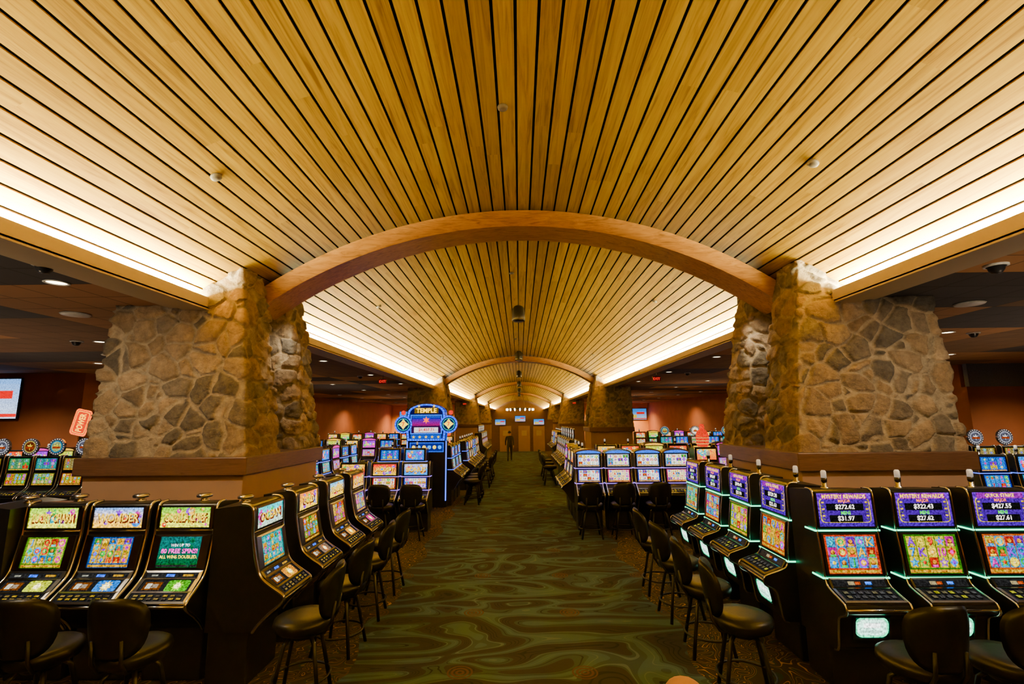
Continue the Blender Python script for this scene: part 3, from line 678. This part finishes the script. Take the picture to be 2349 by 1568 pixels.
gD=[partsG(signf((1.0,.15,.3),(1.2,.8,.4),41,'GOLD'),rf(5,3,(.3,.05,.4),(1.8,1.6,1.2),42),neon='violet'),
    partsG(signf((1.1,.8,.3),(1.2,.1,.1),43,'JACKPOT'),rf(5,3,(.5,.04,.04),(1.8,1.7,1.2),44),neon='violet'),
    partsG(signf((.2,.5,1.2),(.8,.8,1.1),45,'BONUS'),rf(5,3,(.05,.05,.5),(1.6,1.6,1.8),46),neon='violet')]
for k,x in enumerate((-3.85,-3.12,-2.40)):
    e=thing('slot_machine',gD[k%3],(x,11.75,-.0),0,'slot machine with purple edge lights and red gold artwork','slot machine','purple edged slot machines')
    e.scale=(1.06,1,.89)
SV=((.35,.36,.4),(.08,.08,.10),(.6,.6,.6))
gC=[partsG(rf(3,3,(.05,.2,.2),(.15,.4,.4),51),rf(5,3,(.15,.15,.05),(.4,.6,.3),52),topper=round_topper(1.70,((.1,.2,.3),(.3,.35,.2),(.6,.5,.1))),rim='chrome'),
    partsG(rf(3,3,(.3,.2,.05),(.4,.35,.2),53),rf(5,3,(.15,.05,.05),(.7,.5,.2),54),topper=round_topper(1.70,SV),rim='chrome'),
    partsG(rf(3,3,(.05,.3,.1),(.2,.4,.25),55),rf(5,3,(.2,.2,.05),(.5,.45,.15),56),topper=round_topper(1.70,((.35,.3,.15),(.1,.04,.03),(.8,.6,.1))),rim='chrome'),
    partsG(rf(3,3,(.6,.4,.3),(.7,.6,.45),57),rf(5,3,(.4,.2,.1),(.7,.6,.4),58),topper=round_topper(1.70,((.9,.85,.75),(1.2,1.1,.85),(.6,.2,.05))),rim='chrome')]
LC='slot machine with round bulb ringed topper and two screens'
for k,x in enumerate((-12.55,-11.85,-11.2,-10.53)):
    thing('slot_machine',gC[(k+1)%3],(x,11.9,0),0,LC,'slot machine','round topper slot machines')
gB=[partsG(rf(3,3,(.05,.1,.7),(.2,.4,1.0),61),rf(5,3,(.05,.05,.4),(.25,.5,1.0),62),neon='blue',candle='B'),
    partsG(signf((.1,.25,1.0),(.3,.5,1.0),63,None),rf(5,3,(.05,.2,.4),(.3,.7,.7),64),neon='blue',candle='B'),
    partsG(signf((1.2,.25,.05),(1.2,.7,.2),65,None),rf(5,3,(.4,.12,.05),(.9,.75,.4),66),candle='B'),
    partsG(signf((.9,.7,.3),(1.0,.15,.1),67,None),rf(5,3,(.6,.05,.05),(1.0,.9,.6),68),candle='B'),
    partsG(signf((.8,.1,.6),(.4,.1,.9),69,None),rf(5,3,(.3,.02,.3),(.9,.5,.8),70),candle='B',topper=arch_topper(1.715,.62,(1.0,.1,.5))),
    partsG(signf((.1,.7,.2),(.8,.8,.1),73,None),rf(5,3,(.02,.3,.1),(.6,.9,.4),74),topper=arch_topper(1.715,.62,(1.2,.6,.05)))]
def put(parts,x,y,r,lab,grp): thing('slot_machine',parts,(x,y,0),r*D2R,lab,'slot machine',grp)
LBl='dark slot machine with blue edge lights'; LW='dark slot machine with warm lit artwork screens'; LM='slot machine with coloured arched topper'
LL=[LBl,LBl,LW,LW,LM,LM]
def row(seq,x,y,dx,dy,r,grp):
    for k,i in enumerate(seq): put(gB[i],x+dx*k,y+dy*k,r,LL[i],grp)
for k,x in enumerate((-3.60,-2.90)): put(gB[k%2],x,13.95,0,LBl,'machines under the jackpot sign')
row([1,0,1],-2.45,14.90,0,.75,90,'blue lit machines facing the aisle')
row([0,3,2,1,0,3,2],-2.35,18.0,0,.75,90,'machines facing the aisle')
for k in range(6): put(gC[3],-2.6,28.5+.75*k,90,LC,'round topper slot machines')
row([0,1,4,0,1],-5.9,13.0,0,.78,90,'row of blue lit machines')
row([3,0,5,2,4,0],-9.0,20.2,.72,0,0,'row of machines past the pillars')
row([2,5,3,4,2,0,3],-11.0,29,.72,0,0,'row of machines past the pillars')
row([2,3,4],1.75,12.6,0,.75,-90,'machines facing the aisle')
row([2,3,5,3,2,4],2.55,14.9,.70,0,0,'row of warm lit machines')
for k in range(7): put(gC[3],2.2,18.2+.78*k,-90,LC,'round topper slot machines')
for k in range(7):
    if k%2: put(gB[k%3//2],6.3+.66*k,21.5,0,LBl,'row of blue lit machines')
    else: put(gC[3 if k%4 else 0],6.3+.66*k,21.5,0,LC,'row of blue lit machines')
row([2,3,0,1,2,3],2.6,29,0,.78,-90,'machines facing the aisle')
row([3,5,2,4,3,2,0],6.8,28,.72,0,0,'row of machines past the pillars')
row([0,1,4],9.35,10.3,.75,0,0,'row of blue lit machines by the side wall')
for k in range(3): put(gC[1],11.0+.75*k,13.0,0,LC,'round topper slot machines')
row([2,3,4,5],-15.6,14.6,.75,0,0,'row of warm lit machines by the side wall')
mb=MB(); z=1.72
mb.lathe([(.12,0),(.15,.05),(.17,.25),(.14,.38),(.09,.44),(.06,.46),(.07,.52),(.05,.59),(.001,.60)],(0,-.2,z),mat=0,n=20,col=(.8,.05,.03))
for k in range(3): mb.lathe([(.160+.004*k,0),(.178,.01),(.160,.02)],(0,-.2,z+.07+k*.08),mat=0,n=20,col=(.9,.6,.35))
domet=[('dome_topper',mb.mesh('dome',['screen'],False),'red and white glowing domed topper')]
pd=partsG(signf((1.3,.2,.05),(1.2,.7,.3),71,None),rf(5,3,(.6,.05,.05),(1.1,.9,.6),72),topper=domet)
put(pd,4.90,13.4,0,'slot machine with tall red glowing domed topper','domed topper machines')
put(pd,-3.45,23.5,0,'slot machine with tall red glowing domed topper','domed topper machines')

# jackpot sign: central arched display with two round lobes on a tall cabinet
mb=MB(); Yf=-.12
ctr=[(-.56,-.62),(.56,-.62),(.60,-.30),(.56,.20)]+[(.56*math.cos(a*D2R),.20+.26*math.sin(a*D2R)) for a in range(15,180,15)]+[(-.56,.20),(-.60,-.30)]
nO=len(ctr)
mb.add([(x,Yf,z) for x,z in ctr]+[(x,.15,z) for x,z in ctr],[list(range(nO)),list(range(nO,2*nO))],1)
mb.add([(x,Yf,z) for x,z in ctr]+[(x,.15,z) for x,z in ctr],[(k,(k+1)%nO,nO+(k+1)%nO,nO+k) for k in range(nO)],0,(.02,.05,.5))
cv=CV(mb,(0,Yf-.002,0))
cv.poly([(x*.97,y*.98) for x,y in ctr],(.02,.09,1.3),1); cv.poly([(x*.86,y*.88) for x,y in ctr],(.01,.01,.06),2)
for k in range(nO):
    a=Vector(ctr[k]);b=Vector(ctr[(k+1)%nO]); nn=max(1,int((b-a).length/.075))
    for j in range(nn):
        p=a.lerp(b,j/nn); cv.disc(p.x*.92,p.y*.94,.018,(.8,1.1,2.8),3,8)
cv.rect(0,.26,.70,.16,(.15,.08,.0),3); cv.text('TEMPLE',0,.26,.13,(2.4,1.4,.05),4,.66)
for k in (-1,1): cv.star(k*.22,.385,.05,(1.4,.9,.05),3,5)
cv.rect(0,-.14,.92,.56,(.10,.3,1.4),3); cv.rect(0,-.14,.86,.50,(.03,.01,.04),4); cv.grad(0,-.04,.82,.28,(.30,.04,.16),(.06,.12,.50),5,6)
cv.star(0,-.02,.11,(1.8,.25,.1),6,6); cv.rect(0,-.30,.70,.15,(.9,.9,.9),5); cv.text('$1,437.71',0,-.30,.105,(.9,.03,.02),6,.62)
cv.rect(0,-.50,.90,.13,(.04,.10,.5),3)
for k in range(5): cv.star(-.36+.18*k,-.50,.05,(1.2,.8,.05),4,5)
for s in (-1,1):
    mb.lathe([(.255,0),(.255,.16),(.001,.17)],(s*.66,Yf-.03,-.14),mat=1,n=28,axis='y')
    c2=CV(mb,(s*.66,Yf-.034,-.14)); c2.disc(0,0,.255,(.02,.09,1.3),1,28); c2.disc(0,0,.205,(.01,.01,.04),2,28)
    for k in range(18): c2.disc(.232*math.cos(k*20*D2R),.232*math.sin(k*20*D2R),.015,(.8,1.1,2.8),3,8)
    c2.disc(0,0,.18,(.02,.4,.4),3,24); c2.disc(0,0,.155,(.01,.02,.05),4,24); c2.star(0,.01,.15,(1.9,1.3,.03),5,4,.6); c2.text('7',0,.01,.12,(1.2,.05,.02),6)
    mb.lathe([(.001,-.07),(.05,-.05),(.07,0),(.05,.05),(.001,.07)],(s*.70,.0,.20),mat=0,n=14,col=(1.0,.05,.04))
signm=mb.mesh('temple',['screen','black'],False)
mb=MB(); mb.rbox(-.60,.60,.02,.16,-2.48,-.60,.02); tallc=mb.mesh('tallcab',['black'])
el=[]
for s in (-1,1):
    mb=MB(); mb.rbox(s*.57-.015,s*.57+.015,.0,.025,-2.3,-.62,.004); el.append(('edge_light',mb.mesh('el',['blue'])))
mb=MB(); cv=CV(mb,(0,.018,-.80)); cv.rect(0,0,1.0,.28,(.03,.12,.9),1); cv.rect(0,0,.94,.22,(.02,.03,.2),2)
for k in range(6): cv.disc(-.38+.152*k,0,.055,(.1,.5,1.6) if k%2 else (1.5,1.0,.1),3)
lp=mb.mesh('lp',['screen'],False)
thing('jackpot_sign',[('sign_panel',signm,'blue bulb lined sign panel'),('tall_cabinet',tallc),('lower_panel',lp)]+el,(-2.72,14.25,2.50),0,'large blue bulb lined jackpot sign above slot machines','sign')

def tv(x,y,z,w,h,fn,lab,rot=0):
    mb=MB(); cv=CV(mb,(0,-.031,0)); fn(cv,w,h); m1=mb.mesh('tvs',['screen'],False)
    mb=MB(); mb.rbox(-w/2-.03,w/2+.03,-.03,.03,-h/2-.03,h/2+.03,.008); m2=mb.mesh('tvb',['blackp'])
    thing('wall_screen',[('display',m1),('bezel',m2)],(x,y,z),rot,lab,'screen','wall screens')
def tvart(cv,w,h):
    cv.grad(0,0,w,h,(.9,1.0,1.2),(.5,.7,1.1),1); cv.rect(-w*.2,-h*.2,w*.4,h*.3,(1.2,.8,.2),2); cv.rect(w*.2,.1*h,w*.4,h*.2,(.9,.2,.2),2); cv.rect(0,-h*.42,w,h*.08,(1,.1,.1),3)
def tvart2(cv,w,h):
    cv.grad(0,0,w,h,(.5,.6,.7),(.15,.3,.7),1); cv.rect(-w*.2,-h*.2,w*.4,h*.3,(.7,.5,.1),2); cv.rect(w*.2,.1*h,w*.4,h*.2,(.6,.1,.1),2); cv.rect(0,-h*.42,w,h*.08,(.7,.05,.05),3)
tv(-17.6,15.72,3.3,2.1,1.3,tvart,'large lit projection screen on terracotta wall')
for x,z in ((-1.5,2.25),(.05,2.50),(1.5,2.25)): tv(x,37.85,z,.8,.42,tvart2,'wall television above doors')
tv(13.2,54.9,2.9,2.2,1.2,tvart2,'wall television on orange wall'); tv(-12.8,54.9,2.8,1.6,1.2,tvart2,'wall television on orange wall')
T=.22
mb=MB(); cv=CV(mb,(0,-.05,0),up=(T,0,1),right=(1,0,-T)); cv.rrect(0,0,.44,.66,.08,(2.2,.26,.005),1); cv.rrect(0,0,.37,.59,.07,(.9,.03,.0),2); cv.rrect(0,0,.34,.56,.06,(2.2,.7,.02),3); cv.rrect(0,0,.30,.52,.06,(1.0,.04,.0),4)
cv2=CV(mb,(0,-.05,0),up=(-1,0,T),right=(T,0,1)); cv2.text('POWER',0,0,.17,(2.6,1.2,.1),5,.46)
m1=mb.mesh('neon',['screen'],False); mb=MB(); mb.rbox(-.14,.14,-.045,.05,-.26,.26,.03); mb.rbox(-.03,.03,-.03,.03,-2.5,-.2,.01)
thing('neon_sign',[('sign_face',m1),('housing',mb.mesh('nh',['black']))],(-11.20,12.3,2.50),0,'tilted glowing orange and red upright sign','sign')

# ------------------------------------------------------------------ chairs
mb=MB(); mb.lathe([(.001,.585),(.20,.585),(.245,.605),(.268,.655),(.26,.695),(.225,.716),(.12,.722),(.001,.720)],n=30); seat=mb.mesh('seat',['vinyl'])
mb=MB(); mb.lathe([(.001,.535),(.13,.535),(.14,.555),(.17,.588),(.001,.590)],n=20); swv=mb.mesh('swv',['legm'])
mb=MB(); K=30; R=7; vs=[];fs=[]
def sp_(v,e=.62): return math.copysign(abs(v)**e,v)
for side in (1,-1):
    base=len(vs)
    for r in range(R+1):
        rr=r/R
        for k in range(K):
            a=2*math.pi*k/K; x=rr*.25*sp_(math.cos(a)); z=.925+rr*.24*sp_(math.sin(a)); 
            x*= (1-.12*max(0,(.945-z))/.215)
            t=.032*math.sqrt(max(0,1-rr**5))
            vs.append((x,-.265+1.9*x*x-.16*(z-.72)+side*t,z))
    for r in range(R):
        for k in range(K):
            k2=(k+1)%K; fs.append((base+r*K+k,base+r*K+k2,base+(r+1)*K+k2,base+(r+1)*K+k))
mb.add(vs,fs,0,smooth=True)
brm=mb.mesh('back',['vinyl'])
bm=bmesh.new(); bm.from_mesh(brm); bmesh.ops.remove_doubles(bm,verts=bm.verts[:],dist=.0008); bmesh.ops.recalc_face_normals(bm,faces=bm.faces[:]); bm.to_mesh(brm); bm.free()
sup=[]
for s in (-1,1):
    mb=MB(); mb.tube([(s*.1,-.08,.575),(s*.11,-.21,.585),(s*.115,-.275,.68),(s*.115,-.295,.85)],.014); sup.append(('back_support',mb.mesh('sup',['legm'])))
legs=[]
for sx in (-1,1):
    for sy in (-1,1):
        mb=MB(); mb.tube([(sx*.09,sy*.09,.55),(sx*.13,sy*.13,.50),(sx*.215,sy*.215,.0)],.019); legs.append(mb.mesh('leg',['legm']))
mb=MB(); mb.tube([(.250*math.cos(2*math.pi*k/28),.250*math.sin(2*math.pi*k/28),.20) for k in range(28)],.012,closed=True,n=6); fr=mb.mesh('fring',['legm'])
CH=[('seat',seat),('backrest',brm),('swivel_plate',swv)]+sup+[('leg',l) for l in legs]+[('foot_ring',fr)]
def chair(x,y,deg): thing('casino_stool',CH,(x,y,0),deg*D2R,'black vinyl swivel stool with rounded back and four legs','chair','black casino stools')
for k,(y,dr) in enumerate(((4.80,8),(5.75,-6),(6.68,4),(7.6,-4))): chair(-2.03,y,90+dr)
for k,(y,dr) in enumerate(((4.80,-14),(5.68,-6),(6.6,5),(7.5,-3))): chair(2.03,y,-90+dr)
for x,dr in ((-3.17,0),(-3.92,4)): chair(x,4.22,dr)
for x,dr in ((3.0,3),(3.68,6)): chair(x,4.02,dr)
for x in (-3.0,-2.32,): chair(x,10.7,0)
for x in (1.5,2.2,2.95): chair(x,10.75,0)
for k in range(3): chair(-1.44,14.90+.75*k,90)
for k in range(4): chair(-1.35,18.4+1.1*k,90)
for k in range(3): chair(1.15,19+1.4*k,-90)

# ------------------------------------------------------------------ people
def person(loc,rot,walk,bald,label):
    J=[];E=[];Rr=[]
    def j(p,r,par=None):
        J.append(p);Rr.append(r)
        if par is not None:E.append((par,len(J)-1))
        return len(J)-1
    pel=j((0,0,.98),(.155,.11)); sp1=j((0,0,1.14),(.145,.10),pel); ch=j((0,-.01,1.32),(.175,.115),sp1); up=j((0,-.01,1.43),(.13,.085),ch)
    nk=j((0,0,1.52),(.058,.058),up); h0=j((0,.015,1.59),(.066,.080),nk); h1=j((0,.01,1.66),(.078,.096),h0); h2=j((0,.005,1.71),(.062,.075),h1)
    ns=j((0,.105,1.635),(.012,.014),h1)
    for s in (-1,1):
        j((s*.082,0,1.63),(.010,.02),h1)
        sw=walk*s
        sh=j((s*.185,-.01,1.42),(.062,.062),up); el=j((s*.235,-.03-.06*sw,1.14),(.045,.045),sh); wr=j((s*.245,.06-.16*sw,.91),(.029,.029),el)
        hd=j((s*.245,.08-.18*sw,.84),(.034,.018),wr)
        for f,(dy,ln) in enumerate(((-.028,.065),(-.01,.08),(.009,.085),(.027,.075))):
            a=j((s*.243,.08-.18*sw+dy,.80),(.009,.009),hd); j((s*.232,.088-.18*sw+dy,.80-ln),(.007,.007),a)
        a=j((s*.232,.115-.18*sw,.83),(.010,.010),hd); j((s*.225,.13-.18*sw,.785),(.008,.008),a)
        hp=j((s*.095,0,.91),(.098,.10),pel); kn=j((s*.10,.04+.13*sw,.50),(.062,.066),hp); an=j((s*.10,-.02+ (.26*sw if sw>0 else .30*sw),.10),(.042,.045),kn)
        ty=-.02+(.26*sw if sw>0 else .30*sw); j((s*.105,ty+.07,.045),(.042,.036),an); j((s*.11,ty+.17,.035),(.036,.026),len(J)-1)
    me=bpy.data.meshes.new('pb'); me.from_pydata(J,E,[]); ob=bpy.data.objects.new('pb',me); COL.objects.link(ob)
    sm=ob.modifiers.new('s','SKIN'); sm.use_smooth_shade=True; ss=ob.modifiers.new('u','SUBSURF'); ss.levels=2
    for i,r in enumerate(Rr): me.skin_vertices[0].data[i].radius=r
    me.skin_vertices[0].data[0].use_root=True
    dg=bpy.context.evaluated_depsgraph_get(); dg.update()
    m2=bpy.data.meshes.new_from_object(ob.evaluated_get(dg)); bpy.data.objects.remove(ob)
    m2.materials.clear()
    for k in ('skin','shirt','trouser','blackp'): m2.materials.append(M[k])
    for p in m2.polygons:
        c=p.center; 
        if c.z>1.49: i=0
        elif abs(c.x)>.19 and c.z<.92: i=0
        elif c.z>.98 or abs(c.x)>.2: i=1
        elif c.z<.09: i=3
        else: i=2
        p.material_index=i; p.use_smooth=True
    e=mkobj('person',m2,None,loc,rot); meta(e,label,'person')
    if not bald:
        mb=MB(); vs=[];fs=[];K=16
        for i in range(9):
            t=i/8*math.pi*.62
            for k in range(K):
                a=2*math.pi*k/K; vs.append((.098*math.sin(t)*math.cos(a),-.008+.112*math.sin(t)*math.sin(a)-(.02*i/8),1.675+.108*math.cos(t)))
        for i in range(8):
            for k in range(K): fs.append((i*K+k,i*K+(k+1)%K,(i+1)*K+(k+1)%K,(i+1)*K+k))
        mb.add(vs,fs,0,smooth=True); mkobj('hair',mb.mesh('hair',['hair']),e)
    return e
person((-.62,29.5,0),0,1,False,'person in dark shirt and trousers walking away down the aisle')
p=person((.50,1.60,0),0,0,True,'bald person standing in dark clothes facing down the aisle'); 

# ------------------------------------------------------------------ lights
def area(name,loc,d,sx,sy,e,col):
    l=bpy.data.lights.new(name,'AREA'); l.shape='RECTANGLE'; l.size=sx; l.size_y=sy; l.energy=e; l.color=col
    o=bpy.data.objects.new(name,l); COL.objects.link(o); o.location=loc; o.rotation_euler=Vector(d).to_track_quat('-Z','Y').to_euler(); return o
for s in (-1,1):
    for (a,b) in segs:
        area('cove_light',(s*4.58,(a+b)/2,4.195),(s*.08,0,.99),(b-a)-.1,.06,95*(b-a),(1,.88,.40))
        area('cove_light',(s*4.54,(a+b)/2,4.205),(s*.36,0,.93),(b-a)-.1,.06,330*(b-a),(1,.90,.50))
def spot(x,y,z,e,ang=140,col=(1,.84,.58),d=(0,0,-1),blend=.8,sz=.15):
    l=bpy.data.lights.new('spot_lamp','SPOT'); l.energy=e; l.spot_size=ang*D2R; l.spot_blend=blend; l.color=col; l.shadow_soft_size=sz
    o=bpy.data.objects.new('spot_lamp',l); COL.objects.link(o); o.location=(x,y,z); o.rotation_euler=Vector(d).to_track_quat('-Z','Y').to_euler()
for (x,y) in ((-5.3,4.0),(5.3,4.0)): spot(x,y,4.1,400,d=(0,.5,-1),ang=150,col=(1,.80,.52))
for (x,y) in ((-8.6,9.6),(8.6,9.6),(-8.6,17.5),(8.6,17.5),(-11.8,13.2),(11.8,13.2),(-8.6,31.5),(8.6,31.5),(-15.5,13.2),(15.5,13.2)):
    spot(x,y,4.1,950,col=(1,.78,.48))
for (x,y) in ((-12.3,53.0),(-8.6,53.0),(12.3,53.0),(8.6,53.0)): spot(x,y,4.1,3500,col=(1,.70,.35))
for (x,y) in ((-12.8,40),(12.8,40),(-12.8,28),(12.8,28)): spot(x,y,4.1,1300,col=(1,.70,.35))
for s in (-1,1):
    spot(s*3.75,7.60,4.25,90,ang=110,d=(s*.1,.20,-1))
    for (x,y,e) in ((6.5,4.5,60),(9.5,8,80),(9,15,80),(12,11,80),(9,24,90),(9,36,90)): spot(s*x,y,1.9,e,ang=165,d=(0,0,1),sz=.02,col=(1,.74,.48))  # added upward fill spots without fixtures, brightening the side ceilings like machine glow
spot(0,36.0,4.8,60,d=(0,.2,-1))

w=bpy.data.worlds.new('w'); bpy.context.scene.world=w; w.use_nodes=True; w.node_tree.nodes['Background'].inputs[0].default_value=(.02,.015,.01,1)
# ------------------------------------------------------------------ camera
cam=bpy.data.cameras.new('cam'); co=bpy.data.objects.new('camera',cam); COL.objects.link(co); bpy.context.scene.camera=co
cam.lens=16.86; cam.sensor_width=36; cam.clip_start=.05; cam.clip_end=300
co.matrix_world=Matrix.Translation((0,0,2.5))@Matrix.Rotation(.81*D2R,4,'Z')@Matrix.Rotation((90+9.09)*D2R,4,'X')@Matrix.Rotation(-.5*D2R,4,'Z')
